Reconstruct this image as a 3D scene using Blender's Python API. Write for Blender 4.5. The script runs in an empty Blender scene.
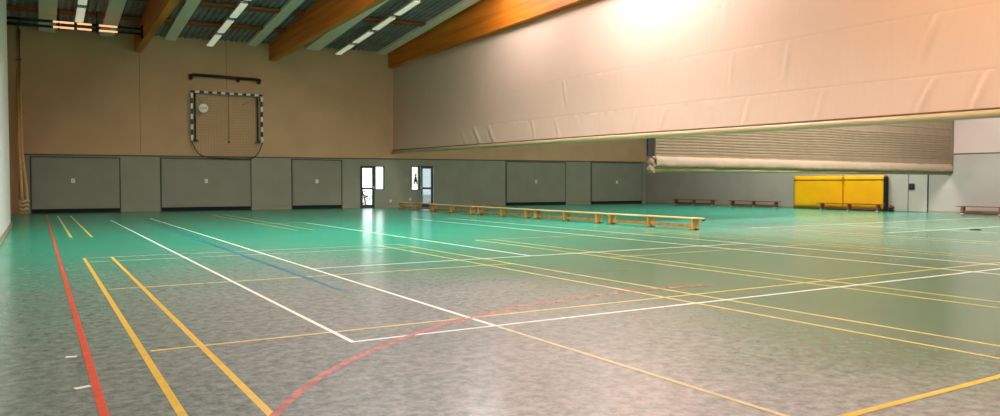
import bpy, bmesh, math, random
from mathutils import Vector, Matrix, noise
random.seed(7)
sc = bpy.context.scene
col = sc.collection
H = 1.25            # camera height in metres
YB = 37.0           # far wall
XL = -0.67          # left wall
XR = 33.6           # right wall
YN = -9.0           # wall behind the camera
RIDGE = 14.0

# ------------------------------------------------------------------ helpers
class MB:
    """collects shapes into one mesh"""
    def __init__(s): s.v = []; s.f = []; s.m = []; s.sm = []
    def quad(s, a, b, c, d, mi=0, sm=False):
        n = len(s.v); s.v += [a, b, c, d]; s.f.append((n, n+1, n+2, n+3)); s.m.append(mi); s.sm.append(sm)
    def box(s, x0, x1, y0, y1, z0, z1, mi=0):
        n = len(s.v)
        s.v += [(x0,y0,z0),(x1,y0,z0),(x1,y1,z0),(x0,y1,z0),(x0,y0,z1),(x1,y0,z1),(x1,y1,z1),(x0,y1,z1)]
        for f in ((0,3,2,1),(4,5,6,7),(0,1,5,4),(1,2,6,5),(2,3,7,6),(3,0,4,7)):
            s.f.append(tuple(n+i for i in f)); s.m.append(mi); s.sm.append(False)
        return s
    def prism(s, pts, axis, a, b, mi=0):
        """polygon pts in the other two axes, extruded from a to b along axis"""
        def P(p, t):
            if axis == 'x': return (t, p[0], p[1])
            if axis == 'y': return (p[0], t, p[1])
            return (p[0], p[1], t)
        n = len(s.v); k = len(pts)
        s.v += [P(p, a) for p in pts] + [P(p, b) for p in pts]
        s.f.append(tuple(range(n, n+k))); s.m.append(mi); s.sm.append(False)
        s.f.append(tuple(range(n+2*k-1, n+k-1, -1))); s.m.append(mi); s.sm.append(False)
        for i in range(k):
            j = (i+1) % k
            s.f.append((n+i, n+k+i, n+k+j, n+j)); s.m.append(mi); s.sm.append(False)
        return s
    def tube(s, path, r, seg=10, mi=0, caps=True):
        path = [Vector(p) for p in path]; rings = []
        up = Vector((0,0,1))
        for i, p in enumerate(path):
            d = (path[min(i+1, len(path)-1)] - path[max(i-1, 0)]).normalized()
            a = d.cross(up)
            if a.length < 1e-3: a = d.cross(Vector((0,1,0)))
            a.normalize(); b = d.cross(a).normalized()
            rr = r[i] if isinstance(r, (list, tuple)) else r
            n = len(s.v); rings.append(n)
            for k in range(seg):
                t = 2*math.pi*k/seg
                s.v.append(tuple(p + a*math.cos(t)*rr + b*math.sin(t)*rr))
        for i in range(len(rings)-1):
            for k in range(seg):
                k2 = (k+1) % seg
                s.f.append((rings[i]+k, rings[i]+k2, rings[i+1]+k2, rings[i+1]+k)); s.m.append(mi); s.sm.append(True)
        if caps:
            s.f.append(tuple(rings[0]+k for k in range(seg))[::-1]); s.m.append(mi); s.sm.append(False)
            s.f.append(tuple(rings[-1]+k for k in range(seg))); s.m.append(mi); s.sm.append(False)
        return s
    def build(s, name, mats, parent=None, bevel=0, loc=None):
        me = bpy.data.meshes.new(name)
        me.from_pydata([tuple(v) for v in s.v], [], s.f)
        if not isinstance(mats, (list, tuple)): mats = [mats]
        for m in mats: me.materials.append(m)
        for p, mi, sm in zip(me.polygons, s.m, s.sm): p.material_index = mi; p.use_smooth = sm
        bm = bmesh.new(); bm.from_mesh(me); bmesh.ops.recalc_face_normals(bm, faces=bm.faces); bm.to_mesh(me); bm.free()
        me.update()
        o = bpy.data.objects.new(name, me); col.objects.link(o)
        if loc: o.location = loc
        if parent: o.parent = parent
        if bevel:
            b = o.modifiers.new('bevel', 'BEVEL'); b.width = bevel; b.segments = 2; b.limit_method = 'ANGLE'
        return o

def tag(o, label=None, cat=None, group=None, kind=None):
    if label: o['label'] = label
    if cat: o['category'] = cat
    if group: o['group'] = group
    if kind: o['kind'] = kind
    return o
def empty(name, loc, rz=0):
    o = bpy.data.objects.new(name, None); col.objects.link(o); o.location = loc; o.rotation_euler = (0,0,rz)
    o.empty_display_size = .2
    return o
def copy_tree(o, parent=None):
    c = o.copy(); col.objects.link(c)
    if parent: c.parent = parent
    for ch in [k for k in col.objects if k.parent == o]: copy_tree(ch, c)
    return c

# ------------------------------------------------------------------ materials
def srgb(r, g, b):
    f = lambda c: (c/255/12.92) if c/255 <= .04045 else ((c/255+.055)/1.055)**2.4
    return (f(r), f(g), f(b), 1)
def mat(name, rgb, rough=.6, metal=0, var=.0, vscale=3.0, bump=0, bscale=20, rgb2=None, stretch=(1,1,1), spec=.5, emit=None):
    m = bpy.data.materials.new(name); m.use_nodes = True
    nt = m.node_tree; b = nt.nodes['Principled BSDF']
    b.inputs['Roughness'].default_value = rough; b.inputs['Metallic'].default_value = metal
    b.inputs['Specular IOR Level'].default_value = spec
    c = srgb(*rgb); b.inputs['Base Color'].default_value = c
    tc = nt.nodes.new('ShaderNodeTexCoord'); mp = nt.nodes.new('ShaderNodeMapping')
    mp.inputs['Scale'].default_value = stretch
    nt.links.new(tc.outputs['Object'], mp.inputs['Vector'])
    if var or rgb2:
        n = nt.nodes.new('ShaderNodeTexNoise'); n.inputs['Scale'].default_value = vscale; n.inputs['Detail'].default_value = 5
        nt.links.new(mp.outputs['Vector'], n.inputs['Vector'])
        r = nt.nodes.new('ShaderNodeValToRGB'); nt.links.new(n.outputs['Fac'], r.inputs['Fac'])
        r.color_ramp.elements[0].position = .35; r.color_ramp.elements[1].position = .65
        c2 = srgb(*rgb2) if rgb2 else tuple(min(1, k*(1+var)) for k in c[:3])+(1,)
        c1 = c if rgb2 else tuple(k*(1-var) for k in c[:3])+(1,)
        r.color_ramp.elements[0].color = c1; r.color_ramp.elements[1].color = c2
        nt.links.new(r.outputs['Color'], b.inputs['Base Color'])
    if bump:
        n2 = nt.nodes.new('ShaderNodeTexNoise'); n2.inputs['Scale'].default_value = bscale; n2.inputs['Detail'].default_value = 4
        nt.links.new(mp.outputs['Vector'], n2.inputs['Vector'])
        bp = nt.nodes.new('ShaderNodeBump'); bp.inputs['Strength'].default_value = bump; bp.inputs['Distance'].default_value = .02
        nt.links.new(n2.outputs['Fac'], bp.inputs['Height']); nt.links.new(bp.outputs['Normal'], b.inputs['Normal'])
    if emit:
        b.inputs['Emission Color'].default_value = srgb(*emit[:3]); b.inputs['Emission Strength'].default_value = emit[3]
    return m

M = {}
M['plaster'] = mat('beige_wall', (196,160,121), .85, var=.05, vscale=.7, bump=.1, bscale=30)
M['leftwall'] = mat('pale_wall', (205,212,210), .6, var=.03, vscale=.6)
M['grey'] = mat('grey_panel', (140,141,122), .6, var=.05, vscale=1.2)
M['greydoor'] = mat('grey_gate', (133,134,116), .55, var=.05, vscale=1.0)
M['greyr'] = mat('grey_panel_right', (168,160,150), .55, var=.04, vscale=1.2)
M['joint'] = mat('cladding_joint', (112,92,66), .8)
M['gap'] = mat('dark_gap', (18,20,16), .9)
M['seam'] = mat('dark_seam', (70,72,64), .8)
M['skirt'] = mat('skirting', (150,140,112), .6, var=.1, vscale=4)
M['deck'] = mat('roof_deck', (140,136,140), .5, metal=.2, var=.18, vscale=1.5)
M['panel'] = mat('ceiling_strip', (255,230,212), .7, var=.03, vscale=2)
M['purlin'] = mat('purlin_wood', (140,74,28), .6, var=.2, vscale=2, stretch=(.3,3,3))
M['glulam'] = mat('glulam_timber', (226,130,24), .5, rgb2=(198,100,12), vscale=1.6, stretch=(2,.15,4))
M['dark'] = mat('dark_metal', (30,32,28), .5, metal=.3)
M['brownmetal'] = mat('brown_metal', (66,44,24), .45, metal=.4)
M['copper'] = mat('glowing_heater_tube', (214,134,84), .3, metal=.6, emit=(255,184,134,1.2))  # emission stands in for lamp reflections on the copper
M['black'] = mat('black_paint', (20,20,18), .5)
M['white'] = mat('white_paint', (232,232,222), .5)
M['frame'] = mat('door_frame_dark', (34,44,40), .45)
M['alu'] = mat('aluminium', (190,198,196), .4, metal=.5)
M['wood'] = mat('bench_top_wood', (226,196,140), .45, rgb2=(206,168,108), vscale=2, stretch=(6,.5,6))
M['woodleg'] = mat('bench_leg_wood', (204,150,78), .5, rgb2=(176,118,50), vscale=3, stretch=(3,3,1))
M['woodred'] = mat('bench_red_wood', (150,92,62), .5, rgb2=(124,70,46), vscale=2, stretch=(3,.5,3))
M['rubber'] = mat('rubber', (26,26,24), .8)
M['yellow'] = mat('yellow_vinyl', (255,180,0), .4, var=.06, vscale=1.5, bump=.25, bscale=3)
M['strap'] = mat('brown_strap', (90,58,12), .7)
M['rope'] = mat('rope_fibre', (226,182,130), .9, var=.2, vscale=30)
M['lamphouse'] = mat('lamp_housing', (215,216,205), .5)
M['lampglow'] = mat('lamp_diffuser', (240,240,225), .5, emit=(235,232,205,.42))
M['skyglow'] = mat('rooflight_diffuser', (240,245,250), .5, emit=(240,246,255,2.5))
M['netcord'] = mat('net_cord', (66,58,42), .9)
M['leaf'] = mat('shrub_leaves', (22,38,22), .7, rgb2=(38,56,34), vscale=6)
M['paving'] = mat('outdoor_paving', (190,190,182), .9, var=.1, vscale=1)
M['lock'] = mat('lock_plate', (60,66,64), .4, metal=.6)

def glass_mat(tint=(.93,.97,.95,1)):
    m = bpy.data.materials.new('window_glass'); m.use_nodes = True; nt = m.node_tree
    for n in list(nt.nodes): nt.nodes.remove(n)
    o = nt.nodes.new('ShaderNodeOutputMaterial'); mx = nt.nodes.new('ShaderNodeMixShader')
    t = nt.nodes.new('ShaderNodeBsdfTransparent'); t.inputs[0].default_value = tint
    g = nt.nodes.new('ShaderNodeBsdfGlossy'); g.inputs['Roughness'].default_value = .02
    mx.inputs[0].default_value = .07
    nt.links.new(t.outputs[0], mx.inputs[1]); nt.links.new(g.outputs[0], mx.inputs[2]); nt.links.new(mx.outputs[0], o.inputs[0])
    return m
M['glass'] = glass_mat(); M['tinted'] = glass_mat((.36,.40,.41,1)); M['milky'] = glass_mat((.52,.54,.50,1))

def curtain_mat(name, c1, c2, rough=.55, weave=0, vert=.25):
    m = bpy.data.materials.new(name); m.use_nodes = True; nt = m.node_tree; b = nt.nodes['Principled BSDF']
    b.inputs['Roughness'].default_value = rough; b.inputs['Specular IOR Level'].default_value = .35
    tc = nt.nodes.new('ShaderNodeTexCoord')
    mp = nt.nodes.new('ShaderNodeMapping'); mp.inputs['Scale'].default_value = (.3,.3,.3); nt.links.new(tc.outputs['Object'], mp.inputs[0])
    n = nt.nodes.new('ShaderNodeTexNoise'); n.inputs['Scale'].default_value = 2; n.inputs['Detail'].default_value = 3
    nt.links.new(mp.outputs[0], n.inputs['Vector'])
    mx = nt.nodes.new('ShaderNodeMix'); mx.data_type = 'RGBA'
    mx.inputs[6].default_value = srgb(*c1); mx.inputs[7].default_value = srgb(*c2)
    nt.links.new(n.outputs['Fac'], mx.inputs[0]); nt.links.new(mx.outputs[2], b.inputs['Base Color'])
    mp2 = nt.nodes.new('ShaderNodeMapping'); mp2.inputs['Scale'].default_value = (2.2,2.2,.35) if not weave else (8,8,30)
    nt.links.new(tc.outputs['Object'], mp2.inputs[0])
    n2 = nt.nodes.new('ShaderNodeTexNoise'); n2.inputs['Scale'].default_value = 3; n2.inputs['Detail'].default_value = 5
    nt.links.new(mp2.outputs[0], n2.inputs['Vector'])
    bp = nt.nodes.new('ShaderNodeBump'); bp.inputs['Strength'].default_value = vert; bp.inputs['Distance'].default_value = .03
    nt.links.new(n2.outputs['Fac'], bp.inputs['Height']); nt.links.new(bp.outputs[0], b.inputs['Normal'])
    return m
M['curtain'] = curtain_mat('beige_curtain_vinyl', (230,198,182), (224,190,174))
M['curtain_b'] = curtain_mat('pleated_curtain_fabric', (148,127,100), (134,114,90), .7, weave=1, vert=.5)
M['hem'] = mat('curtain_hem_tube', (190,166,130), .4, var=.04, vscale=.8)
M['hem_b'] = curtain_mat('curtain_lower_band', (170,146,120), (156,134,110), .6)

def floor_mat(name='linoleum_floor'):
    m = bpy.data.materials.new(name); m.use_nodes = True; nt = m.node_tree; N = nt.nodes; L = nt.links
    b = N['Principled BSDF']
    tc = N.new('ShaderNodeTexCoord'); sep = N.new('ShaderNodeSeparateXYZ'); L.new(tc.outputs['Object'], sep.inputs[0])
    def noise_(scale, detail, stretch=(1,1,1), rough=.55):
        mp = N.new('ShaderNodeMapping'); mp.inputs['Scale'].default_value = stretch; L.new(tc.outputs['Object'], mp.inputs[0])
        n = N.new('ShaderNodeTexNoise'); n.inputs['Scale'].default_value = scale; n.inputs['Detail'].default_value = detail
        n.inputs['Roughness'].default_value = rough; L.new(mp.outputs[0], n.inputs['Vector']); return n
    def math_(op, a, b_, clamp=False):
        x = N.new('ShaderNodeMath'); x.operation = op; x.use_clamp = clamp
        for i, v in enumerate((a, b_)):
            if isinstance(v, (int, float)): x.inputs[i].default_value = v
            else: L.new(v, x.inputs[i])
        return x.outputs[0]
    def mix(f, a, b_):
        x = N.new('ShaderNodeMix'); x.data_type = 'RGBA'
        if isinstance(f, (int, float)): x.inputs[0].default_value = f
        else: L.new(f, x.inputs[0])
        for i, v in ((6, a), (7, b_)):
            if isinstance(v, tuple): x.inputs[i].default_value = v
            else: L.new(v, x.inputs[i])
        return x.outputs[2]
    # greyer zone of the linoleum at this end of the hall
    big = noise_(.22, 3)
    y = math_('ADD', sep.outputs['Y'], math_('MULTIPLY', math_('SUBTRACT', big.outputs['Fac'], .5), 7))
    y = math_('ADD', y, math_('MULTIPLY', sep.outputs['X'], -.22))
    mr = N.new('ShaderNodeMapRange'); mr.interpolation_type = 'SMOOTHSTEP'
    mr.inputs['From Min'].default_value = 5; mr.inputs['From Max'].default_value = 17.5
    mr.inputs['To Min'].default_value = 1; mr.inputs['To Max'].default_value = 0
    L.new(y, mr.inputs['Value'])
    far_tone = mix(noise_(1.2, 4).outputs['Fac'], srgb(*FRESH1), srgb(*FRESH2))
    muted = mix(noise_(1.6, 5).outputs['Fac'], srgb(*GREY1), srgb(*GREY2))
    mr2 = N.new('ShaderNodeMapRange'); mr2.interpolation_type = 'SMOOTHSTEP'
    mr2.inputs['From Min'].default_value = 2.9; mr2.inputs['From Max'].default_value = 6.6
    L.new(math_('ADD', sep.outputs['X'], math_('MULTIPLY', math_('SUBTRACT', big.outputs['Fac'], .5), 4)), mr2.inputs['Value'])
    olive = mix(noise_(1.1, 4).outputs['Fac'], srgb(*OLIVE1), srgb(*OLIVE2))
    mr3 = N.new('ShaderNodeMapRange'); mr3.interpolation_type = 'SMOOTHSTEP'
    mr3.inputs['From Min'].default_value = -.5; mr3.inputs['From Max'].default_value = 2.2
    mr3.inputs['To Min'].default_value = .75; mr3.inputs['To Max'].default_value = 0
    L.new(sep.outputs['X'], mr3.inputs['Value'])
    muted = mix(mr3.outputs[0], muted, srgb(110,130,116))
    muted = mix(mr2.outputs[0], muted, olive)
    # pale strip in the right-hand hall: bright floor reflection painted into the colour
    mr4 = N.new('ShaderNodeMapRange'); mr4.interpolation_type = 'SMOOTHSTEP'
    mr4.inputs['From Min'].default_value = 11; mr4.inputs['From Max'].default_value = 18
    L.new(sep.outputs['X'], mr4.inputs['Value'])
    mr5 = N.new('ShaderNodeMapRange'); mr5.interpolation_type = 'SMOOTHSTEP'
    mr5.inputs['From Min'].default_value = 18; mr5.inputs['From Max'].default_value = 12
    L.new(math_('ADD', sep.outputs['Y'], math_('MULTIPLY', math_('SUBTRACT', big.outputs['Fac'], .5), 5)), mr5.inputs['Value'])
    far_tone = mix(math_('MULTIPLY', math_('MULTIPLY', mr4.outputs[0], mr5.outputs[0]), .8), far_tone, srgb(168,190,168))
    c = mix(mr.outputs[0], far_tone, muted)
    # marbled mottling and scuffs
    n1 = noise_(11, 9, (1,1,1), .78)
    r1 = N.new('ShaderNodeValToRGB'); L.new(n1.outputs['Fac'], r1.inputs[0])
    r1.color_ramp.elements[0].position = .38; r1.color_ramp.elements[0].color = (.55,.58,.56,1)
    r1.color_ramp.elements[1].position = .60; r1.color_ramp.elements[1].color = (1.18,1.18,1.18,1)
    mu = N.new('ShaderNodeMix'); mu.data_type = 'RGBA'; mu.blend_type = 'MULTIPLY'; mu.inputs[0].default_value = 1
    L.new(c, mu.inputs[6]); L.new(r1.outputs[0], mu.inputs[7])
    n3 = noise_(5, 6, (3,.5,1), .8)
    r3 = N.new('ShaderNodeValToRGB'); L.new(n3.outputs['Fac'], r3.inputs[0])
    r3.color_ramp.elements[0].position = .30; r3.color_ramp.elements[0].color = (.7,.7,.7,1)
    r3.color_ramp.elements[1].position = .45; r3.color_ramp.elements[1].color = (1,1,1,1)
    mu2 = N.new('ShaderNodeMix'); mu2.data_type = 'RGBA'; mu2.blend_type = 'MULTIPLY'; mu2.inputs[0].default_value = .6
    L.new(mu.outputs[2], mu2.inputs[6]); L.new(r3.outputs[0], mu2.inputs[7])
    L.new(mu2.outputs[2], b.inputs['Base Color'])
    rr = N.new('ShaderNodeMapRange'); rr.inputs['To Min'].default_value = .17; rr.inputs['To Max'].default_value = .28
    L.new(noise_(1.0, 4).outputs['Fac'], rr.inputs['Value']); L.new(rr.outputs[0], b.inputs['Roughness'])
    b.inputs['Specular IOR Level'].default_value = .55
    bp = N.new('ShaderNodeBump'); bp.inputs['Strength'].default_value = .04; bp.inputs['Distance'].default_value = .01
    L.new(noise_(3, 3).outputs['Fac'], bp.inputs['Height']); L.new(bp.outputs[0], b.inputs['Normal'])
    return m
FRESH1 = (16,150,122); FRESH2 = (48,184,154)
OLIVE1 = (72,108,82); OLIVE2 = (96,128,98)
GREY1 = (150,152,150); GREY2 = (172,165,164)
M['floor'] = floor_mat()

def line_mat(name, rgb, rgb2, wear=.3):
    m = bpy.data.materials.new(name); m.use_nodes = True; nt = m.node_tree; N = nt.nodes; L = nt.links
    b = N['Principled BSDF']; b.inputs['Roughness'].default_value = .4; b.inputs['Specular IOR Level'].default_value = .4
    tc = N.new('ShaderNodeTexCoord')
    n = N.new('ShaderNodeTexNoise'); n.inputs['Scale'].default_value = .8; n.inputs['Detail'].default_value = 3; L.new(tc.outputs['Object'], n.inputs['Vector'])
    mx = N.new('ShaderNodeMix'); mx.data_type = 'RGBA'; mx.inputs[6].default_value = srgb(*rgb); mx.inputs[7].default_value = srgb(*rgb2)
    L.new(n.outputs['Fac'], mx.inputs[0]); L.new(mx.outputs[2], b.inputs['Base Color'])
    t = N.new('ShaderNodeBsdfTransparent'); ms = N.new('ShaderNodeMixShader')
    n2 = N.new('ShaderNodeTexNoise'); n2.inputs['Scale'].default_value = 9; n2.inputs['Detail'].default_value = 6; n2.inputs['Roughness'].default_value = .7
    L.new(tc.outputs['Object'], n2.inputs['Vector'])
    mr = N.new('ShaderNodeMapRange'); mr.inputs['From Min'].default_value = .35; mr.inputs['From Max'].default_value = .65
    mr.inputs['To Min'].default_value = max(0, 1-1.6*wear); mr.inputs['To Max'].default_value = min(1, 1-.4*wear)
    L.new(n2.outputs['Fac'], mr.inputs[0]); L.new(mr.outputs[0], ms.inputs[0])
    L.new(t.outputs[0], ms.inputs[1]); L.new(b.outputs[0], ms.inputs[2]); L.new(ms.outputs[0], N['Material Output'].inputs[0])
    return m
LM = {
 'red': line_mat('red_line_paint', (232,92,62), (214,82,58), .12),
 'arc': line_mat('faded_red_line_paint', (222,112,100), (206,96,90), .35),
 'arcf': line_mat('very_faded_red_line_paint', (222,132,110), (206,120,104), .62),
 'yel': line_mat('yellow_line_paint', (236,184,52), (240,200,84), .12),
 'yelf': line_mat('faded_yellow_line_paint', (236,206,104), (232,192,100), .15),
 'yelff': line_mat('very_faded_yellow_line_paint', (228,208,120), (220,196,110), .38),
 'cream': line_mat('cream_line_paint', (240,206,140), (238,214,160), .2),
 'whi': line_mat('white_line_paint', (246,240,230), (238,232,220), .1),
 'whif': line_mat('faded_white_line_paint', (238,240,230), (230,234,224), .15),
 'whiff': line_mat('very_faded_white_line_paint', (220,228,210), (212,222,206), .42),
 'blu': line_mat('blue_line_paint', (50,108,160), (62,126,170), .35),
 'bluf': line_mat('faded_blue_line_paint', (110,130,160), (120,140,160), .65),
}

# ------------------------------------------------------------------ room shell
def roofz(x, y):
    return 7.68 + .026*max(x, 0) + .08*(YB-RIDGE if y < RIDGE else YB-y) - (.08*(RIDGE-y) if y < RIDGE else 0)

fl = MB(); fl.box(-1.6, XR+.2, YN-.2, YB+.2, -.3, 0)
floor = tag(fl.build('floor', M['floor']), kind='structure')

# roof deck: trapezoidal ribs running down the slope
def roof():
    m = MB(); per = .25
    xs = []
    x = -1.7
    while x < XR+.3:
        xs += [(x, 0), (x+.10, 0), (x+.13, .055), (x+.22, .055)]
        x += per
    ys = [YN-.2, RIDGE, YB+.2]
    for (ya, yb) in ((ys[0], ys[1]), (ys[1], ys[2])):
        for i in range(len(xs)-1):
            (xa, za), (xb, zb) = xs[i], xs[i+1]
            m.quad((xa, ya, roofz(xa, ya)+za), (xb, ya, roofz(xb, ya)+zb), (xb, yb, roofz(xb, yb)+zb), (xa, yb, roofz(xa, yb)+za))
            m.quad((xa, ya, roofz(xa, ya)+.3), (xb, ya, roofz(xb, ya)+.3), (xb, yb, roofz(xb, yb)+.3), (xa, yb, roofz(xa, yb)+.3))
    return m.build('ceiling', M['deck'])
ceil = tag(roof(), kind='structure')

# far wall with openings ------------------------------------------------
GATES = [(-.2,3.07,2.33), (4.76,8.66,2.36), (10.66,13.15,2.40), (22.98,27.17,2.50), (29.15,33.25,2.55)]
D1 = (14.16, 14.93, 0, 2.16); W1 = (14.96, 15.48, .93, 2.16)
W2 = (17.0, 17.5, .91, 2.19); D2 = (17.55, 18.34, 0, 2.19)
wb = MB()
dado = lambda x: 2.42+.0062*max(x, 0)
def top_strip(m, x0, x1, z0, mi, y0=YB, y1=YB+.2):
    m.prism([(x0, z0), (x1, z0), (x1, roofz(x1, YB)+.1), (x0, roofz(x0, YB)+.1)], 'y', y0, y1, mi)
# beige upper wall
wb.prism([(-1.6, dado(-1)), (XR+.2, dado(XR)), (XR+.2, roofz(XR, YB)+.25), (-1.6, roofz(-1, YB)+.25)], 'y', YB, YB+.2, 0)
# grey lower wall in pieces around doors and windows
cuts = [(D1, 1), (W1, 1), (W2, 1), (D2, 1)]
xcur = -.62
wb.box(-1.6, -.62, YB, YB+.2, 0, 2.42, 0)
segs = [(-.62, 14.16, None), (14.16, 14.93, D1), (14.93, 14.96, None), (14.96, 15.48, W1), (15.48, 17.0, None), (17.0, 17.5, W2),
        (17.5, 17.55, None), (17.55, 18.34, D2), (18.34, XR+.2, None)]
for x0, x1, op in segs:
    zt0, zt1 = dado(x0), dado(x1)
    if op is None:
        wb.prism([(x0, 0), (x1, 0), (x1, zt1), (x0, zt0)], 'y', YB-.03, YB+.2, 1)
    else:
        wb.prism([(x0, op[3]), (x1, op[3]), (x1, zt1), (x0, zt0)], 'y', YB-.03, YB+.2, 1)
        if op[2] > 0: wb.box(x0, x1, YB-.03, YB+.2, 0, op[2], 1)
wall_back = tag(wb.build('wall_back', [M['plaster'], M['grey']]), kind='structure')
c = MB()
for i in range(30):
    x0 = -.62 + i*(XR+.6)/30; x1 = x0 + (XR+.6)/30
    c.prism([(x0, dado(x0)), (x1, dado(x1)), (x1, dado(x1)+.05), (x0, dado(x0)+.05)], 'y', YB-.05, YB)
tag(c.build('trim_1', M['seam']), kind='structure')
# vertical joints in the beige cladding of the far wall
for i, x in enumerate((3.93, 7.62)):
    j = MB(); j.box(x-.009, x+.009, YB-.006, YB, 2.6 if i == 0 else 5.6, roofz(x, YB)-.05)
    j.build('cladding_joint', M['joint'], wall_back)

# equipment gates
for n, (x0, x1, zt) in enumerate(GATES):
    m = MB(); y = YB-.03
    m.box(x0-.05, x0, y-.02, y, 0, zt+.05, 1); m.box(x1, x1+.05, y-.02, y, 0, zt+.05, 1); m.box(x0, x1, y-.02, y, zt, zt+.05, 1)
    m.box(x0, x1, y-.012, y, .0, .17, 2)                        # dark gap under the gate
    m.box(x0+.02, x1-.02, y-.045, y, .18, zt-.02, 0)
    g = tag(m.build('door_%d' % (n+1), [M['greydoor'], M['seam'], M['gap']]), kind='structure')
    xc = (1.3, 6.65, 11.87, 25.0, 31.14)[n]
    h = MB(); h.box(xc-.07, xc+.07, y-.09, y-.045, 1.27, 1.45, 0); h.box(xc-.03, xc+.03, y-.12, y-.09, 1.32, 1.40, 1)
    tag(h.build('gate_handle', [M['white'], M['alu']], g, bevel=.01), label='white square handle plate')
# light skirting on the piers between the gates
n = 0
for x0, x1 in ((3.15,4.7), (8.72,10.6), (13.2,14.12), (15.5,17.5), (18.4,22.9), (27.25,29.1)):
    m = MB(); m.box(x0, x1, YB-.05, YB-.03, 0, .09); n += 1
    tag(m.build('baseboard_back_%d' % n, M['skirt']), kind='structure')

# glazed exit doors and side windows
def glazed(name, b, bars, fw=.085, frost=False):
    x0, x1, z0, z1 = b; m = MB(); ya, yb = YB-.06, YB+.04
    m.box(x0, x0+fw, ya, yb, z0, z1); m.box(x1-fw, x1, ya, yb, z0, z1)
    m.box(x0+fw, x1-fw, ya, yb, z1-fw, z1); m.box(x0+fw, x1-fw, ya, yb, z0, z0+(fw if z0 > 0 else .16))
    for z in bars: m.box(x0+fw, x1-fw, ya, yb, z-.05, z+.05)
    o = tag(m.build(name, M['frame']), kind='structure')
    p = MB(); p.box(x0+fw, x1-fw, YB-.012, YB-.004, z0+.1, z1-fw); p.build('pane', M[frost] if frost else M['glass'], o)
    return o
dA = glazed('door_6', D1, (1.0,), .12)
wA = glazed('window_1', W1, (), .05)
wB = glazed('window_2', W2, (), .05, frost='milky')
dB = glazed('door_7', D2, (1.0,), .13, frost='tinted')
m = MB(); m.box(D1[1]-.1, D1[1]-.04, YB-.11, YB-.06, 1.0, 1.12); m.tube([(D1[1]-.07, YB-.1, 1.06), (D1[1]-.2, YB-.1, 1.06)], .012); m.build('door_handle', M['alu'], dA)
m = MB(); m.box(D2[0]+.04, D2[0]+.1, YB-.11, YB-.06, 1.0, 1.12); m.tube([(D2[0]+.07, YB-.1, 1.06), (D2[0]+.2, YB-.1, 1.06)], .012); m.build('door_handle', M['alu'], dB)
for x in (D2[0]-.005, D2[1]-.045):
    m = MB(); m.box(x, x+.04, YB-.085, YB-.06, .02, 2.14); tag(m.build('edge_profile', M['alu'], dB), label='pale aluminium edge profile')
# dark pictogram on the side window: a small figure
m = MB()
m.prism([(17.17,1.34),(17.39,1.34),(17.32,1.64),(17.24,1.64)], 'y', YB-.03, YB-.024)
m.tube([(17.28, YB-.03, 1.71), (17.28, YB-.024, 1.71)], .06, 12)
m.box(17.18, 17.24, YB-.03, YB-.024, 1.22, 1.34); m.box(17.32, 17.38, YB-.03, YB-.024, 1.22, 1.34)
tag(m.build('pictogram', M['black'], wB), label='small dark figure pictogram on the glass')

# left wall: near part stands proud, far part recessed
m = MB()
def gable(m, x0, x1, y0, y1, z0, mi, dz=.25):
    pts = [(y0, z0), (y1, z0), (y1, roofz(x0, y1)+dz)]
    if y0 < RIDGE < y1: pts.append((RIDGE, roofz(x0, RIDGE)+dz))
    pts.append((y0, roofz(x0, y0)+dz))
    m.prism(pts, 'x', x0, x1, mi)
gable(m, -1.6, XL, YN-.2, 26.0, 0, 0)
gable(m, -1.6, -1.3, 26.0, YB, 0, 1)
tag(m.build('wall_left', [M['leftwall'], M['plaster']]), kind='structure')
m = MB(); m.box(XL, XL+.02, YN, 26.0, 0, .12)
tag(m.build('baseboard_left', M['skirt']), kind='structure')

# right wall: grey below, beige above
m = MB()
m.box(XR, XR+.2, YN-.2, YB+.2, 0, 2.54, 1)
gable(m, XR, XR+.2, YN-.2, YB+.2, 2.54, 0)
M['plasterR'] = mat('pale_beige_wall', (196,174,164), .85, var=.04, vscale=.7)
wall_right = tag(m.build('wall_right', [M['plasterR'], M['greyr']]), kind='structure')
m = MB(); m.box(XR-.015, XR, YN, YB-.05, 2.52, 2.56)
tag(m.build('trim_2', M['seam']), kind='structure')
m = MB(); m.box(XR-.015, XR, YN, 18.7, 0, .08); m.box(XR-.015, XR, 20.7, YB-.05, 0, .08)
tag(m.build('baseboard_right', M['skirt']), kind='structure')
# double doors in the right wall
m = MB()
for (ya, yb) in ((18.77, 19.6), (19.64, 20.6)): m.box(XR-.03, XR, ya, yb, .02, 2.3, 0)
m.box(XR-.012, XR, 19.6, 19.64, 0, 2.33, 1); m.box(XR-.02, XR, 18.72, 18.77, 0, 2.33, 1)
m.box(XR-.02, XR, 18.72, 20.64, 2.3, 2.34, 1)
d8 = tag(m.build('door_8', [mat('pale_grey_door', (190,182,172), .5, var=.03, vscale=1), M['seam']]), kind='structure')
m = MB(); m.box(XR-.07, XR-.03, 19.33, 19.57, 1.0, 1.28); m.tube([(XR-.09, 19.5, 1.14), (XR-.09, 19.36, 1.14)], .015); m.build('lock_box', M['lock'], d8, bevel=.01)
m = MB()
for z in (.4, 1.1, 1.9): m.tube([(XR-.04, 18.78, z-.06), (XR-.04, 18.78, z+.06)], .02, 8)
m.build('hinge', M['alu'], d8)

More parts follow.
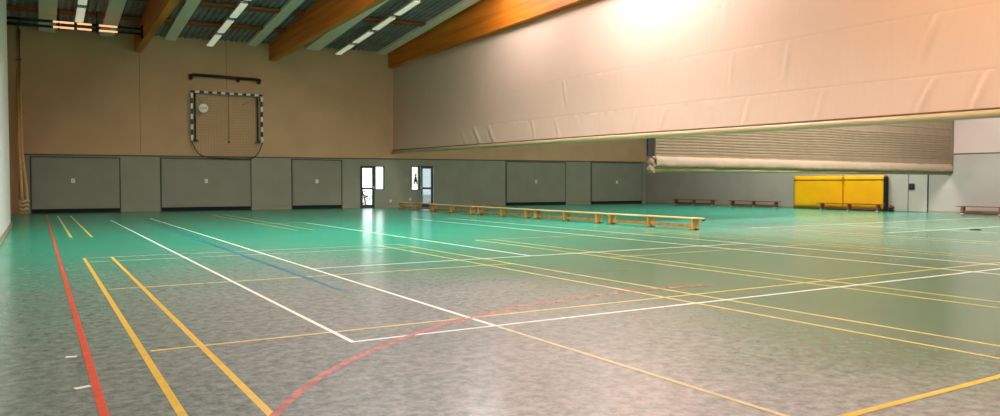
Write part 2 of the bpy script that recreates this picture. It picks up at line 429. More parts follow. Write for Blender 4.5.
# wall behind the camera with a long band of windows
m = MB()
zb0, zb1 = 3.0, 6.0; wins = [(0.3+i*4.2, 0.3+i*4.2+3.8) for i in range(8)]
m.box(-1.6, XR+.2, YN-.2, YN, 0, zb0, 0)
m.prism([(-1.6, zb1), (XR+.2, zb1), (XR+.2, roofz(XR, YN)+.25), (-1.6, roofz(-1, YN)+.25)], 'y', YN-.2, YN, 0)
xs = [-1.6]+[v for w in wins for v in w]+[XR+.2]
for i in range(0, len(xs), 2): m.box(xs[i], xs[i+1], YN-.2, YN, zb0, zb1, 0)
tag(m.build('wall_front', M['plasterR']), kind='structure')
for i, (a, b) in enumerate(wins):
    m = MB()
    m.box(a, b, YN-.12, YN-.06, zb0, zb0+.06); m.box(a, b, YN-.12, YN-.06, zb1-.06, zb1)
    for x in (a, (a+b)/2-.03, b-.06): m.box(x, x+.06, YN-.12, YN-.06, zb0+.06, zb1-.06)
    o = tag(m.build('window_%d' % (i+3), M['alu']), kind='structure')
    p = MB(); p.box(a+.06, b-.06, YN-.095, YN-.088, zb0+.06, zb1-.06); p.build('pane', M['glass'], o)

# ------------------------------------------------------------------ roof timbers, strips, lamps, rooflights
BE = [(3.73, 4.03, 7.02), (9.59, 9.89, 7.13), (15.72, 16.08, 7.27)]
BL = ['leftmost of the big orange timber roof beams, above the glowing heater tubes',
      'middle orange timber roof beam, right of the raised goal',
      'big orange timber roof beam directly above the beige divider curtain']
for (x0, x1, zb), lb in zip(BE, BL):
    m = MB()
    xm = x0
    pts = [(YN+.05, zb+.01*(YB-YN)), (YB-.01, zb), (YB-.01, roofz(xm, YB)-.01), (RIDGE, roofz(xm, RIDGE)-.01), (YN+.05, roofz(xm, YN)-.02)]
    # keep the rise of the lower edge gentle
    m.prism(pts, 'x', x0, x1)
    tag(m.build('roof_beam', M['glulam'], bevel=.012), lb, 'beam', 'glued timber roof beams')

STR = [(.15,.75,'white ceiling strip nearest the left wall'), (2.4,2.95,'white ceiling strip just left of the leftmost timber beam'),
       (4.95,5.42,'white ceiling strip just right of the leftmost timber beam'), (8.55,9.0,'white ceiling strip just left of the middle timber beam'),
       (11.35,12.05,'white ceiling strip just right of the middle timber beam'), (15.08,15.55,'white ceiling strip along the beam above the divider curtain')]
for x0, x1, lb in STR:
    m = MB()
    for (ya, yb) in ((RIDGE, YB-.01), (YN+.1, RIDGE)):
        a0, a1 = roofz(x0, ya)-.01, roofz(x0, yb)-.01
        m.prism([(ya, a0), (yb, a1), (yb, a1-.13), (ya, a0-.13)], 'x', x0, x1)
    tag(m.build('ceiling_strip', M['panel']), lb, 'ceiling panel', 'long white ceiling strips')

k = 0
for y in (34.2, 31.4, 26.0, 20.5, 8, 2, -4):
    for (a, b, w) in ((-1.3, 3.72, 'left wall bay'), (4.04, 9.58, 'bay above the goal'), (9.9, 15.71, 'bay beside the divider curtain')):
        if y == 34.2 and a > 9: continue
        m = MB(); z0, z1 = roofz(a, y)-.012, roofz(b, y)-.012
        m.prism([(a, z0), (b, z1), (b, z1-.09), (a, z0-.09)], 'y', y-.26, y+.26)
        k += 1
        tag(m.build('purlin_board', M['purlin']), 'brown board under the roof, %s, %s' % (w, {34.2:'nearest the far wall', 31.4:'above the third lamp', 26.0:'midway up the slope', 20.5:'just short of the ridge', 8:'first beyond the ridge', 2:'overhead', -4:'behind the camera'}[y]), 'board', 'brown cross boards under the roof')

# fluorescent battens in rows
def make_lamp():
    root = empty('strip_lamp', (0,0,0))
    L_ = 1.98
    m = MB(); m.prism([(-.15,.0),(.15,.0),(.11,.07),(-.11,.07)], 'y', -L_/2, L_/2); m.build('lamp_housing', M['lamphouse'], root)
    m = MB(); m.box(-.14, .14, -L_/2+.02, L_/2-.02, -.03, 0); m.build('diffuser', M['lampglow'], root, bevel=.01)
    for y in (-L_/2+.25, L_/2-.25):
        m = MB(); m.tube([(0,y,.05),(0,y,.36)], .012, 6); m.build('hanger_rod', M['dark'], root)
    return root
lamp0 = make_lamp(); used = False
for xr, rn in ((1.5,'left wall bay'), (6.8,'bay above the goal'), (12.85,'bay beside the divider curtain')):
    for i in range(7):
        y = 35.55 - i*2.42
        if y < RIDGE+1.2 or (i == 0 and xr < 2): continue
        o = lamp0 if not used else copy_tree(lamp0); used = True
        s = .08
        o.location = (xr, y, roofz(xr, y)-.38); o.rotation_euler = (-math.atan(s), 0, 0)
        tag(o, 'hanging white strip lamp, %s from the far wall, %s' % (('nearest','second','third','fourth','fifth','sixth','seventh')[i], rn), 'lamp', 'strip lamps in rows under the roof')

# unseen rooflights above the frame, some added just to light curtain and mats
RN = [20]
def rooflight(x0, x1, y0, y1, lb, power, colr=(1,1,1), tilt=0):
    m = MB(); xm = (x0+x1)/2
    sgn = .08 if y0 >= RIDGE else -.08
    z0, z1 = roofz(xm, y0)-.03, roofz(xm, y1)-.03
    m.prism([(y0, z0), (y1, z1), (y1, z1-.05), (y0, z0-.05)], 'x', x0, x1)
    RN[0] += 1; o = tag(m.build('window_%d' % RN[0], M['skyglow']), kind='structure')
    ld = bpy.data.lights.new('daylight', 'AREA'); ld.shape = 'RECTANGLE'; ld.size = x1-x0; ld.size_y = y1-y0; ld.energy = power; ld.color = colr
    lo = bpy.data.objects.new('daylight', ld); col.objects.link(lo); lo.location = (xm, (y0+y1)/2, (z0+z1)/2-.12)
    lo.rotation_euler = (0, tilt, 0)
    return lo
rooflight(12.9, 14.7, 15.4, 19.6, 'a', 1050, (1,.93,.92))
rooflight(13.2, 14.8, 22.5, 26.5, 'b', 260, (1,.92,.88))  # added for extra light on the far part of the curtain
rooflight(5, 8, 15.0, 18.6, 'milky rooflight over the middle of the left hall', 2300, (1,.95,.90))
rooflight(4.5, 9, 1, 7, 'milky rooflight above the near half of the left hall', 850, (1,.95,.98))
rooflight(11.0, 14.5, 2, 8, 'milky rooflight beside the near end of the divider curtain', 720, (1,.60,.20))  # no daylight source: added to warm the near end of the curtain
rooflight(18, 28, 6, 14, 'milky rooflight over the near right hall', 4900, (1,.97,.97))
rooflight(23, 31, 20, 27, 'milky rooflight over the far right hall', 2200, (1,.93,.84))  # added light, set close to the yellow mats to brighten them

# ------------------------------------------------------------------ floor markings (painted on the floor)
zc = [0.0008]
def nz(): zc[0] += .00007; return zc[0]
def seg_mesh(pts, w, name, matl, lab=None):
    m = MB(); z = nz(); P = [Vector((a, b)) for a, b in pts]; n = []
    for i in range(len(P)):
        d = (P[min(i+1, len(P)-1)]-P[max(i-1, 0)]).normalized(); n.append(Vector((-d.y, d.x)))
    for i in range(len(P)-1):
        a, b, c_, d = P[i]-n[i]*w/2, P[i]+n[i]*w/2, P[i+1]+n[i+1]*w/2, P[i+1]-n[i+1]*w/2
        m.quad((a.x,a.y,z),(b.x,b.y,z),(c_.x,c_.y,z),(d.x,d.y,z))
    o = m.build(name, LM[matl], floor)
    if lab: o['label'] = lab
    return o
def LX(x, y0, y1, c, w=.05, lab=None): return seg_mesh([(x, y0), (x, y1)], w, 'court_line', c, lab)
def LY(y, x0, x1, c, w=.05, lab=None): return seg_mesh([(x0, y), (x1, y)], w, 'court_line', c, lab)
# near badminton court, yellow
LX(.65, .9, 14.42, 'yel', .048); LX(1.06, .9, 14.42, 'yel', .048)
LX(5.88, .9, 14.42, 'yelf', .04); LX(6.33, .9, 14.42, 'yelf', .04)
LY(14.40, .63, 6.35, 'whiff', .05); LY(13.62, .63, 6.35, 'whiff', .05)
LY(10.0, .70, 6.31, 'yelf', .04); LY(6.15, .70, 14.05, 'yelf', .04)
# far-left badminton court
LX(.65, 20.0, 33.4, 'yelf', .06); LX(1.07, 20.0, 33.4, 'yelf', .06)
LX(5.88, 20.0, 31.5, 'yelff', .06); LX(6.33, 20.0, 31.5, 'yelff', .06)
# second badminton court
LX(8.28, .9, 14.6, 'yelf', .04); LX(8.70, .9, 14.6, 'yelf', .04)
LX(13.62, 3, 14.4, 'yelff', .045); LX(14.05, 3, 14.4, 'yelff', .045)
LY(14.6, 8.26, 14.07, 'yelff', .05); LY(10.0, 8.26, 14.07, 'yelff', .05)
# white lines
LX(2.105, 5.655, 28.7, 'whi', .043); LY(5.68, 2.084, 14.3, 'whi', .045)
LX(3.42, 5.70, 29.5, 'whi', .047); LX(3.42, 2.0, 5.64, 'cream', .038)
LY(10.9, 3.45, 12.7, 'whif', .05); LX(7.28, 10.9, 23.8, 'whif', .055)
LX(11.37, 4.2, 24.5, 'whif', .055); LX(12.68, 5.7, 24.5, 'whif', .055)
LY(23.9, 5.6, 7.3, 'whiff', .08)
LY(2.48, 3.3, 9.5, 'yel', .05)
# right-hand hall
LY(11.4, 18.5, 30.5, 'whiff', .07); LX(17.6, 7.5, 20, 'whiff', .06); LX(21.0, 7.5, 16, 'whiff', .06)
LX(17.0, 8, 14.5, 'yelff', .06); LY(14.6, 17, 30, 'whiff', .07)
# red side line, blue lines, faded red arc
LX(.29, 2.0, 34.2, 'red', .048)
LX(3.03, 8.5, 27.2, 'blu', .07); LY(8.45, 3.03, 7.4, 'bluf', .045)
arc = [(.72,3.2),(.88,3.72),(1.08,4.10),(1.36,4.52),(1.68,4.90),(2.05,5.25),(2.50,5.60),(3.05,5.97)]
arc2 = [(3.05,5.97),(3.86,6.33),(4.6,6.55),(5.39,6.66),(6.27,6.70),(7.13,6.60)]
def smooth(P, n=6):
    out = []
    for i in range(len(P)-1):
        p0, p1, p2, p3 = P[max(i-1,0)], P[i], P[i+1], P[min(i+2,len(P)-1)]
        for k in range(n):
            t = k/n
            out.append(tuple(.5*((2*p1[j])+(-p0[j]+p2[j])*t+(2*p0[j]-5*p1[j]+4*p2[j]-p3[j])*t*t+(-p0[j]+3*p1[j]-3*p2[j]+p3[j])*t**3) for j in (0,1)))
    return out+[P[-1]]
seg_mesh(smooth(arc), .055, 'court_line', 'arc', 'faded red goal-area arc')
seg_mesh(smooth(arc2), .12, 'court_line', 'arcf', 'worn far part of the red goal-area arc')
# short dashes of white tape beside the red line
for p in ([(.155,6.24),(.225,6.22)], [(.175,5.24),(.262,5.27)]):
    seg_mesh(p, .05, 'tape_dash', 'whif', 'short dash of white tape beside the red line')
# small dark floor socket ring far right
t = empty('floor_ring', (21.9, 10.9, 0))
m = MB(); m.tube([(.13*math.cos(a*math.pi/8), .13*math.sin(a*math.pi/8), .012) for a in range(17)], .012, 6, caps=False); m.build('ring', M['dark'], t)
m = MB(); m.tube([(0,0,.0),(0,0,.012)], .11, 20); m.build('cover', M['floor'], t)
m = MB(); m.box(-.2,-.1,-.03,.03,.0,.02); m.build('tab', M['dark'], t)
tag(t, 'small dark ring of a floor socket set in the green floor, far right', 'floor socket')

# ------------------------------------------------------------------ divider curtain along the hall
XC = 15.98
HEM = [(-9,2.46),(7,2.535),(13.3,2.59),(17.9,2.645),(19.8,2.67),(37,2.81)]
def hemz(y):
    for (a, za), (b, zb) in zip(HEM, HEM[1:]):
        if a <= y <= b: return za+(zb-za)*(y-a)/(b-a)
    return HEM[-1][1]
cur = empty('divider_curtain', (XC, 14, 0))
def curtain_mesh():
    m = MB(); ny = 1100; y0, y1 = YN+.1, YB-.03
    hs = [0,.02,.08,.16,.25,.35,.45,.55,.65,.73,.79,.83,.85,.86,.87,.92,1.0,1.12,1.28,1.45,1.62,1.8,1.95,2.05,2.12,2.14,2.15,2.16,2.22,2.35,2.55,2.8,3.1,3.3,3.43,3.44,3.45,3.7,4.0,4.4,4.9]
    def disp(y, h):
        d = .012*noise.noise(Vector((y*.35, h*.5, 3)))*2
        # creases hanging below each seam
        for s, amp in ((.86, .011), (2.15, .011), (3.44, .006)):
            if h <= s:
                t = (s-h)
                f = max(0, 1-t/.95)
                sk = y + .25*t
                a = noise.noise(Vector((sk*2.3, s*7, t*.4)))
                g = max(0, noise.noise(Vector((y*.45, s*3, 9)))+.15)
                d -= amp*a*min(1, t/.12)*f*(.35+1.8*g)
            if abs(h-s) < .006: d += {.86: .0028, 2.15: .0018, 3.44: 0}[s]
            if h <= s: d -= .0075*noise.noise(Vector(((y+.3*t)*6.5, s*5, t*.7)))*max(0, 1-t/.85)*min(1, t/.04)*(.7+2.2*g)
        # sharp creases where the cloth is tugged
        for yc, s, amp, w, sl in ((8.8,.86,.05,.05,.5), (8.75,2.15,.05,.05,.45), (19.7,.86,.02,.06,.2), (21.9,2.15,.03,.05,-.25), (16.7,.86,.025,.07,.4), (18.0,.86,.02,.06,.3), (22.4,.86,.02,.08,-.4), (23.9,.86,.02,.08,-.3), (27.2,.86,.03,.13,-.8),(28.4,.86,.03,.13,-.8),(29.6,.86,.02,.13,-.8), (12.4,2.15,.025,.06,.2),(14.2,2.15,.018,.05,.1),(7.75,.86,.045,.06,.4), (13.6,.86,.012,.06,.3),(11.4,.86,.012,.06,.3)):
            t = s-h
            if 0 <= t <= .95:
                u = (y-yc-sl*t)/w
                d -= amp*math.exp(-u*u)*math.sin(math.pi*min(1, t/.95))*1.2
                d += amp*.6*math.exp(-(u-1.6)**2)*math.sin(math.pi*min(1, t/.95))
        return d
    idx = {}
    for i in range(ny+1):
        y = y0+(y1-y0)*(i/ny)**1.0
        zt = 7.34+.01*(YB-y); zb = hemz(y)+.10
        for j, h in enumerate(hs):
            z = zb+h if h < 4.4 else (zb+4.4+(zt-zb-4.4)*(h-4.4)/.5)
            if h < 4.4: z = min(z, zt-.3+.02*h)
            m.v.append((disp(y, h), y-14, z))
    k = len(hs)
    for i in range(ny):
        for j in range(k-1):
            m.f.append((i*k+j, (i+1)*k+j, (i+1)*k+j+1, i*k+j+1)); m.m.append(0); m.sm.append(True)
    return m
o = curtain_mesh().build('curtain_cloth', M['curtain'], cur)
s = o.modifiers.new('solid', 'SOLIDIFY'); s.thickness = .008; s.offset = 1
m = MB()
m.tube([(-.03, y-14, hemz(y)+.085) for y in [YN+.15+i*(YB-.1-YN-.15)/40 for i in range(41)]], .085, 14)
m.build('bottom_tube', M['hem'], cur)
m = MB(); ys_ = [YN+.15+i*(YB-.1-YN-.15)/40 for i in range(41)]
m.tube([(-.045, y-14, hemz(y)+.185) for y in ys_], .022, 6)  # dark strip in place of the shadow groove over the tube
tag(m.build('hem_webbing', mat('webbing_brown', (112,92,62), .8), cur), label='dark brown webbing above the bottom tube')
for yy in (34, 28, 22, 16, 10, 4, -2):
    m = MB(); m.tube([(.06, yy-14, hemz(yy)+.1), (.06, yy-14, 7.25)], .006, 6)
    m.build('lifting_cord', M['netcord'], cur)
tag(cur, 'huge smooth beige divider curtain hanging raised from the timber beam', 'curtain')

# ------------------------------------------------------------------ pleated divider curtain across the right hall
YC = 17.8
cu2 = empty('divider_curtain', (25, YC, 0))
def pleat_mesh():
    m = MB(); nx = 200; x0, x1 = 16.52, XR-.10
    prof = []          # (y offset, z)
    z = 2.10
    while z < 6.2:
        prof += [(-.06, z), (-.078, z+.035), (-.08, z+.075), (-.055, z+.088)]
        z += .095 if z < 3.2 else .30
    prof.append((-.05, 8.6))
    for i in range(nx+1):
        x = x0+(x1-x0)*i/nx
        for (dy, zz) in prof:
            w = .05*noise.noise(Vector((x*.5, zz*1.3, 2)))
            ww = .02*noise.noise(Vector((x*2.5, zz*3, 5)))
            m.v.append((x-25, dy+ww, zz+w*.4+.006*(x-16.5)*(-1 if zz < 2.2 else .2)))
    k = len(prof)
    for i in range(nx):
        for j in range(k-1):
            m.f.append((i*k+j, (i+1)*k+j, (i+1)*k+j+1, i*k+j+1)); m.m.append(0); m.sm.append(False)
    return m
o = pleat_mesh().build('pleated_cloth', M['curtain_b'], cu2)
s = o.modifiers.new('solid', 'SOLIDIFY'); s.thickness = .01
# folded lower band bulging forward
m = MB(); nx = 160; x0, x1 = 16.50, XR-.10
prof = [(.12,2.10),(-.05,2.14),(-.13,2.08),(-.17,1.98),(-.165,1.88),(-.14,1.80),(-.06,1.79),(.06,1.80),(.14,1.86)]
for i in range(nx+1):
    x = x0+(x1-x0)*i/nx
    for j, (dy, zz) in enumerate(prof):
        w = .03*noise.noise(Vector((x*1.4, j*.35, 2)))+.03*noise.noise(Vector((x*5, j*.5, 8)))
        m.v.append((x-25, dy+w, zz+.5*w-.0022*(x-16.5)))
k = len(prof)
for i in range(nx):
    for j in range(k): m.f.append((i*k+j, (i+1)*k+j, (i+1)*k+(j+1) % k, i*k+(j+1) % k)); m.m.append(0); m.sm.append(True)
m.build('lower_band', M['hem_b'], cu2)
m = MB(); m.tube([(16.42-25, -.04, 1.68), (XR-.14-25, -.04, 1.70)], .055, 12); m.tube([(16.5-25, -.04, 1.76), (XR-.12-25, -.04, 1.77)], .04, 10)
m.build('bottom_tube', mat('olive_tube', (132,122,74), .5, var=.05, vscale=2), cu2)
# crumpled cloth bunch on the free end
m = MB()
for i, (z, r, dx) in enumerate(((1.62,.05,-.10),(1.72,.09,-.16),(1.84,.07,-.08),(1.95,.085,-.15),(2.06,.05,-.06))):
    m.tube([(16.5+dx-25, -.14, z), (16.5+dx+.03-25, 0, z+.03), (16.5+dx-25, .12, z-.01)], [r*.7, r, r*.6], 10)
m.build('bunched_end', M['hem_b'], cu2)
m = MB(); m.box(16.24-25, 16.50-25, -.03, .03, 2.12, 8.3); m.build('edge_strip', mat('olive_edge', (32,27,16), .8), cu2)
tag(cu2, 'olive-beige finely pleated divider curtain gathered above the right hall', 'curtain')
m = MB(); m.box(XR-.06, XR-.005, YC-.12, YC+.06, 1.72, 8.3)
tag(m.build('guide_rail', mat('brown_rail', (104,88,70), .6, var=.1)), 'brown vertical guide rail where the pleated curtain meets the right wall', 'rail')

# ------------------------------------------------------------------ raised handball goal on the far wall
G = empty('handball_goal', (7.6, 36.75, 3.1))
gx, gy, gz = 7.6, 36.75, 3.1
def banded(m, p0, p1, half, n, start=0):
    p0, p1 = Vector(p0), Vector(p1)
    for i in range(n):
        a, b = p0.lerp(p1, i/n), p0.lerp(p1, (i+1)/n)
        lo = Vector((min(a.x,b.x), min(a.y,b.y), min(a.z,b.z))); hi = Vector((max(a.x,b.x), max(a.y,b.y), max(a.z,b.z)))
        d = (p1-p0)
        ex = Vector((0 if abs(d.x) > .1 else half, half, 0 if abs(d.z) > .1 else half))
        lo -= ex; hi += ex
        m.box(lo.x, hi.x, lo.y, hi.y, lo.z, hi.z, (i+start) % 2)
xa, xb, za, zb_ = 6.04-gx, 9.16-gx, 3.22-gz, 5.42-gz
for x in (xa, xb):
    m = MB(); banded(m, (x, 0, za), (x, 0, zb_-.06), .045, 9, 1); m.build('goal_post', [M['black'], M['white']], G)
m = MB(); banded(m, (xa-.045, 0, zb_), (xb+.045, 0, zb_), .045, 17, 0); m.build('crossbar', [M['black'], M['white']], G)
for x, s in ((xa+.16, 1), (xb-.16, -1)):
    m = MB(); m.tube([(x, .12, zb_-.02), (x, .12, za-.02)], .035, 8)
    m.prism([(x-.05*s, za+.12), (x+.16*s, za-.06), (x-.10*s, za-.06)], 'y', .04, .16)
    m.build('side_stay', mat('dark_green_steel', (34,50,40), .5, metal=.2), G)
m = MB()
pts = []
for i in range(25):
    t = i/24; x = xa-.02+(xb-xa+.04)*t
    u = abs(2*t-1); pts.append((x, -.02, za-.05-(.72+.08*t)*(1-u**7)))
m.tube(pts, .022, 8); m.build('net_hoop', mat('dark_net_hoop', (58,52,40), .7), G)
m = MB()
def netz(t): u = abs(2*t-1); return za-.05-(.72+.08*t)*(1-u**7)
W = xb-xa
for i in range(27):
    t = i/26; x = xa+W*t
    m.tube([(x, .16, zb_-.08), (x, .1, (netz(t)+zb_)/2), (x, .0, netz(t))], .0018, 4, caps=False)
for k in range(24):
    z = zb_-.1-k*.125
    xs_ = [xa+W*i/26 for i in range(27) if netz(i/26) <= z]
    if len(xs_) > 1: m.tube([(xs_[0], .12, z), (xs_[-1], .12, z)], .0018, 4, caps=False)
m.build('net', M['netcord'], G)
m = MB(); m.tube([(7.66-gx, .05, 5.42-gz), (7.66-gx, .05, 3.2-gz)], .009, 6); m.tube([(7.66-gx, .05, 3.22-gz), (7.66-gx, .05, 3.12-gz)], .03, 8); m.build('pull_cord', M['netcord'], G)
m = MB(); m.tube([(xa+.15,.1,zb_-.06),(xa+.75,.12,zb_-.8)], .008, 6); m.build('brace_cable', M['netcord'], G)
m = MB(); m.tube([(xb-.15,.1,zb_-.06),(xb-.9,.12,zb_-.5)], .008, 6); m.build('brace_cable', M['netcord'], G)
for x in (xa, xb):
    m = MB(); m.box(x-.05, x+.05, .045, .25, zb_-.25, zb_-.15); m.build('wall_bracket', M['dark'], G)
tag(G, 'black and white banded handball goal hoisted flat against the far wall', 'goal')

t = empty('hoist_bar', (7.56, 36.8, 6.15))
m = MB(); m.tube([(-1.62, 0, .02), (1.60, 0, -.01)], .05, 10); m.tube([(-1.45, .06, .10), (1.45, .06, .07)], .02, 8); m.build('bar', M['brownmetal'], t)
for x in (-1.53, .55, 1.50):
    m = MB(); m.tube([(x, -.03, -.12), (x, .05, -.12)], .085 if abs(x) > 1 else .06, 14); m.box(x-.04, x+.04, -.03, .2, -.14, .06)
    m.build('pulley', M['black'], t)
tag(t, 'dark horizontal hoist bar with pulleys on the wall above the goal', 'bar')

t = empty('round_sign', (6.52, 36.62, 4.68))
m = MB(); m.tube([(0, -.02, 0), (0, .02, 0)], .2, 28); m.build('disc', M['white'], t)
m = MB()
for i, x in enumerate((-.11,-.05,.01,.07,.12)): m.box(x-.012, x+.012, -.026, -.02, -.05+.01*(i % 2), .03+.008*i)
m.build('marking', mat('faded_marking', (170,120,104), .6), t)
m = MB(); m.tube([(0, .02, 0), (0, .2, 0)], .012, 6); m.build('hook', M['dark'], t)
tag(t, 'round white disc sign hanging inside the raised goal', 'sign')

# ------------------------------------------------------------------ rail of copper tubes, upper left; lamp glints painted as emission
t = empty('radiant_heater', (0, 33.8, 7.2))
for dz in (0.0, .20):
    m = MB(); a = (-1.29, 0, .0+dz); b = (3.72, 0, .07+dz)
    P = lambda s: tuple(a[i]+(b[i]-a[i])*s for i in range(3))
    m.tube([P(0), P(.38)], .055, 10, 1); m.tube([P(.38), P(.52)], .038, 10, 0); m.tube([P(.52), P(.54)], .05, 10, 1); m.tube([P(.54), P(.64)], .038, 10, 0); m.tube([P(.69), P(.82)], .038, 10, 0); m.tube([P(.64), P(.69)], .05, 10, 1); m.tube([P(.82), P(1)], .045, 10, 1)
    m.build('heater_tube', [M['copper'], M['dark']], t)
for x in (-1.0, .8, 2.1):
    m = MB(); m.box(x-.03, x+.03, -.03, .03, -.08, roofz(x, 33.8)-7.2-.03); m.build('hanger', M['dark'], t)
m = MB(); m.box(3.66, 3.73, -.12, .12, -.12, .40); m.build('beam_bracket', M['dark'], t)
tag(t, 'pair of dark tubes with glowing copper sections on hangers under the roof', 'heater')  # tube rail, no heater: the glow is painted lamp reflections

# ropes in the far left corner
t = empty('climbing_rope', (-.5, 36.3, 0))
for k, dx in enumerate((-.10, -.02)):
    m = MB(); m.tube([(dx+.0, 0, 7.45), (dx-.02, 0, 5), (dx+.01, 0, 2.6), (dx+.05+.08*k, 0, 1.2), (dx+.06+.1*k, 0, .55)], [.05,.05,.055,.055,.06], 8)
    m.build('rope', M['rope'], t)
m = MB()
for k in range(3):
    m.tube([((.13+.02*k)*math.cos(a*math.pi/8)+.02, .1*math.sin(a*math.pi/8), .20+.16*k+.03*math.sin(a)) for a in range(17)], .04, 8, caps=False)
m.build('coil', M['rope'], t)
m = MB(); m.box(-.14,.18,-.12,.12,.0,.08); m.build('rope_base', M['woodleg'], t)
m = MB(); m.tube([(-.06,0,7.45),(-.06,0,7.78)], .02, 8); m.build('top_hook', M['dark'], t)
m = MB(); m.tube([(-.16,-.05,6.2),(.06,-.05,6.22)], .02, 8); m.build('clamp', M['dark'], t)
tag(t, 'pale climbing ropes hanging coiled in the far left corner', 'rope')

# small wall sockets
for x, z, lb in ((15.83, .34, 'small white wall socket right of the left glazed door'), (16.95, .42, 'small white wall socket left of the right glazed door')):
    m = MB(); m.box(x-.05, x+.05, YB-.045, YB-.03, z-.06, z+.06, 0); m.box(x-.02, x+.02, YB-.048, YB-.045, z-.02, z+.02, 1)
    tag(m.build('wall_socket', [M['white'], M['seam']]), lb, 'socket')

# ------------------------------------------------------------------ gym benches
def make_bench(L_, red=False, hook=True):
    root = empty('gym_bench', (0,0,0))
    top = M['woodred'] if red else M['wood']; leg = M['woodred'] if red else M['woodleg']
    m = MB(); m.box(-.13, .13, -L_/2, L_/2, .298, .335); m.build('seat_board', top, root, bevel=.008)
    for y in (-L_/2+.24, 0, L_/2-.24):
        m = MB(); h = .045 if y else .03
        m.prism([(-.115,.298),(.115,.298),(.125,.02),(.05,.02),(.035,.05),(-.035,.05),(-.05,.02),(-.125,.02)], 'y', y-h, y+h)
        o = m.build('leg', leg, root, bevel=.004)
        for (fa, fb) in ((-.128,-.048), (.048,.128)):
            r = MB(); r.box(fa, fb, y-h-.005, y+h+.005, 0, .02); r.build('rubber_foot', M['rubber'] if not red else M['white'], o)
    m = MB(); m.box(-.03, .03, -L_/2+.29, L_/2-.29, .06, .145); m.build('lower_rail', leg, root, bevel=.005)
    if hook:
        m = MB(); m.box(-.05, .05, -L_/2-.07, -L_/2+.02, .285, .297); m.box(-.05,.05,-L_/2-.08,-L_/2-.06,.26,.297); m.build('hook', M['dark'], root)
    return root
b0 = make_bench(3.95)
row = [(16.5, 3.95, 'bench nearest the camera in the long row, with a dark end hook'),
       (20.62, 3.75, 'second bench from the near end of the long row'),
       (24.75, 3.95, 'third bench from the near end, middle of the long row'),
       (28.80, 3.85, 'fourth bench from the near end of the long row'),
       (33.1, 3.7, 'farthest bench of the long row, below the glazed door')]
for i, (y, L_, lb) in enumerate(row):
    o = b0 if i == 0 else copy_tree(b0)
    o.location = (15.2+(.0,.0,.03,-.02,.3)[i], y, 0)
    tag(o, 'light wooden gym %s' % lb, 'bench', 'wooden benches in a row under the divider curtain')
r0 = make_bench(3.4, True, False)
rrow = [(32.4, 'reddish brown bench farthest along the right wall'), (28.0, 'reddish brown bench left of the yellow crash mats'),
        (22.1, 'reddish brown bench in front of the yellow crash mats'), (15.6, 'reddish brown bench at the right edge, right of the grey double door')]
for i, (y, lb) in enumerate(rrow):
    o = r0 if i == 0 else copy_tree(r0)
    o.location = (33.25 if i != 2 else 32.95, y, 0)
    tag(o, lb, 'bench', 'benches along the right wall')

# ------------------------------------------------------------------ yellow crash mats against the right wall
for i, (ya, yb, lb) in enumerate(((22.71, 25.47, 'left one of the two yellow crash mats upright against the right wall'),
                                  (20.60, 22.67, 'right one of the two yellow crash mats, nearer the grey double door'))):
    t = empty('crash_mat', (33.4, (ya+yb)/2, 0)); h = (yb-ya)/2
    m = MB(); ny, nzz = 24, 14
    for fx in (0, 1):
        for a in range(ny+1):
            for b in range(nzz+1):
                u, v = a/ny, b/nzz
                ed = min(1, min(u, 1-u)*14)*min(1, min(v, 1-v)*9)
                x = (-.10-.035*ed+.012*noise.noise(Vector((u*6, v*5, i)))) if fx == 0 else .12
                m.v.append((x, -h+2*h*u, .10+1.56*v))
    N1 = (ny+1)*(nzz+1); ix = lambda f, a, b: f*N1+a*(nzz+1)+b
    for f in (0, 1):
        for a in range(ny):
            for b in range(nzz): m.f.append((ix(f,a,b), ix(f,a+1,b), ix(f,a+1,b+1), ix(f,a,b+1))); m.m.append(0); m.sm.append(True)
    for a in range(ny):
        for b in (0, nzz): m.f.append((ix(0,a,b), ix(0,a+1,b), ix(1,a+1,b), ix(1,a,b))); m.m.append(0); m.sm.append(False)
    for b in range(nzz):
        for a in (0, ny): m.f.append((ix(0,a,b), ix(0,a,b+1), ix(1,a,b+1), ix(1,a,b))); m.m.append(0); m.sm.append(False)
    m.build('mat_cover', M['yellow'], t)
    m = MB(); m.box(-.16, .15, -h, h, .02, .10); m.build('base_board', mat('mat_base_wood', (92,78,30), .7), t)
    m = MB(); m.box(-.142, -.128, -h, h, 1.42, 1.47); m.build('strap', M['strap'], t)
    if i == 1:
        m = MB(); m.box(-.15, .14, -h-.055, -h-.01, .0, 1.6)
        m.box(-.15,-.10,-h-.12,-h-.055,1.42,1.48); m.build('end_post', M['black'], t)
    tag(t, lb, 'crash mat', 'yellow crash mats')
# dark little heap right of the mats
t = empty('ball_bag', (33.3, 20.25, 0))
m = MB(); ring = []
m.tube([(0,.0,.0),(0,.0,.05),(0,0,.16),(.02,.02,.24),(.03,.03,.30)], [.12,.17,.16,.09,.03], 12); m.build('bag', mat('brown_bag', (84,66,50), .9, var=.2, vscale=8, bump=.4, bscale=10), t)
m = MB(); m.tube([(.03,.03,.28),(.0,.1,.33),(-.05,.12,.24)], .012, 6); m.build('drawstring', M['netcord'], t)
tag(t, 'small brown bag on the floor between yellow mats and grey double door', 'bag')

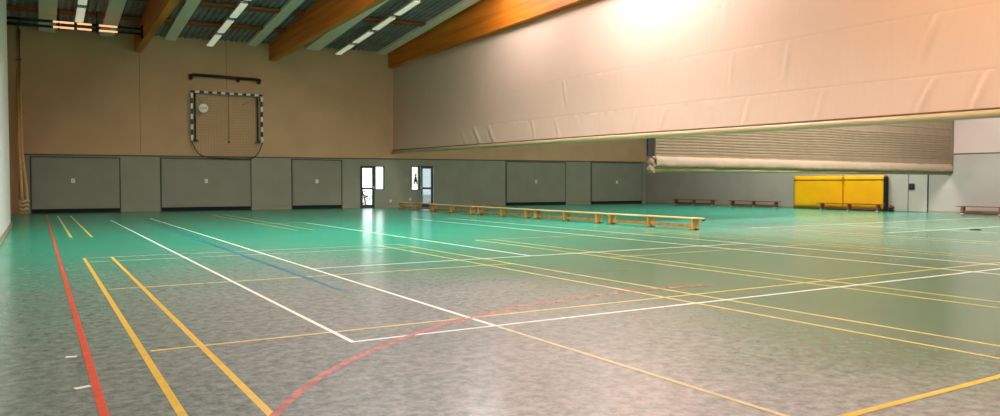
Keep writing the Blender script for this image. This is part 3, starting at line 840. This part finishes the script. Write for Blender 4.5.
# ------------------------------------------------------------------ outside the glazed doors
m = MB(); m.box(-8, 45, YB+.21, YB+45, -.35, -.05)
tag(m.build('ground', M['paving']), kind='structure')
def shrub(x, y, r, h, lb):
    t = empty('shrub', (x, y, -.05)); rnd = random.Random(int(x*10))
    m = MB()
    for k in range(260):
        a, b, c_ = rnd.uniform(0, 6.28), rnd.uniform(0, 1)**.5, rnd.uniform(.12, 1)
        p = Vector((r*b*math.cos(a)*(1.15-c_*.5), r*b*math.sin(a)*(1.15-c_*.5), h*c_)); q = Vector((rnd.uniform(-1,1), rnd.uniform(-1,1), rnd.uniform(-.4,1))).normalized()*.09
        w = q.cross(Vector((0,0,1))).normalized()*.035
        m.quad(tuple(p-q), tuple(p+w), tuple(p+q), tuple(p-w))
    m.build('foliage', M['leaf'], t)
    m = MB()
    for k in range(6): m.tube([(0,0,0), (rnd.uniform(-.6,.6)*r, rnd.uniform(-.6,.6)*r, h*.8)], [.02,.006], 5)
    m.build('stem', M['woodleg'], t)
    tag(t, lb, 'shrub')
shrub(15.2, 38.9, .42, .95, 'leafy shrub outside, seen low through the left glazed door')

# ------------------------------------------------------------------ sky, camera, colour management
w = bpy.data.worlds.new('World'); sc.world = w; w.use_nodes = True
nt = w.node_tree; bg = nt.nodes['Background']
sky = nt.nodes.new('ShaderNodeTexSky'); sky.sky_type = 'HOSEK_WILKIE'; sky.turbidity = 8; sky.ground_albedo = .5
sky.sun_direction = (.2, -.6, .75)
mx = nt.nodes.new('ShaderNodeMix'); mx.data_type = 'RGBA'; mx.inputs[0].default_value = .75; mx.inputs[7].default_value = (1,1,1,1)
nt.links.new(sky.outputs[0], mx.inputs[6]); nt.links.new(mx.outputs[2], bg.inputs['Color'])
bg.inputs['Strength'].default_value = 6.5

f, yaw, pit, rol = 758.0, .548, .032, .001
F = Vector((math.sin(yaw)*math.cos(pit), math.cos(yaw)*math.cos(pit), -math.sin(pit)))
R = Vector((math.cos(yaw), -math.sin(yaw), 0)); U = R.cross(F)
R2 = R*math.cos(rol)+U*math.sin(rol); U2 = -R*math.sin(rol)+U*math.cos(rol)
cd = bpy.data.cameras.new('camera'); cam = bpy.data.objects.new('camera', cd); col.objects.link(cam)
cd.sensor_width = 36; cd.lens = f/1000*36; cd.clip_end = 300; cd.clip_start = .05
mw = Matrix((R2, U2, -F)).transposed().to_4x4(); mw.translation = (0, 0, H); cam.matrix_world = mw
sc.camera = cam
sc.view_settings.view_transform = 'Standard'; sc.view_settings.look = 'None'; sc.view_settings.gamma = 1
sc.view_settings.use_curve_mapping = False
sc.view_settings.exposure = 0.0
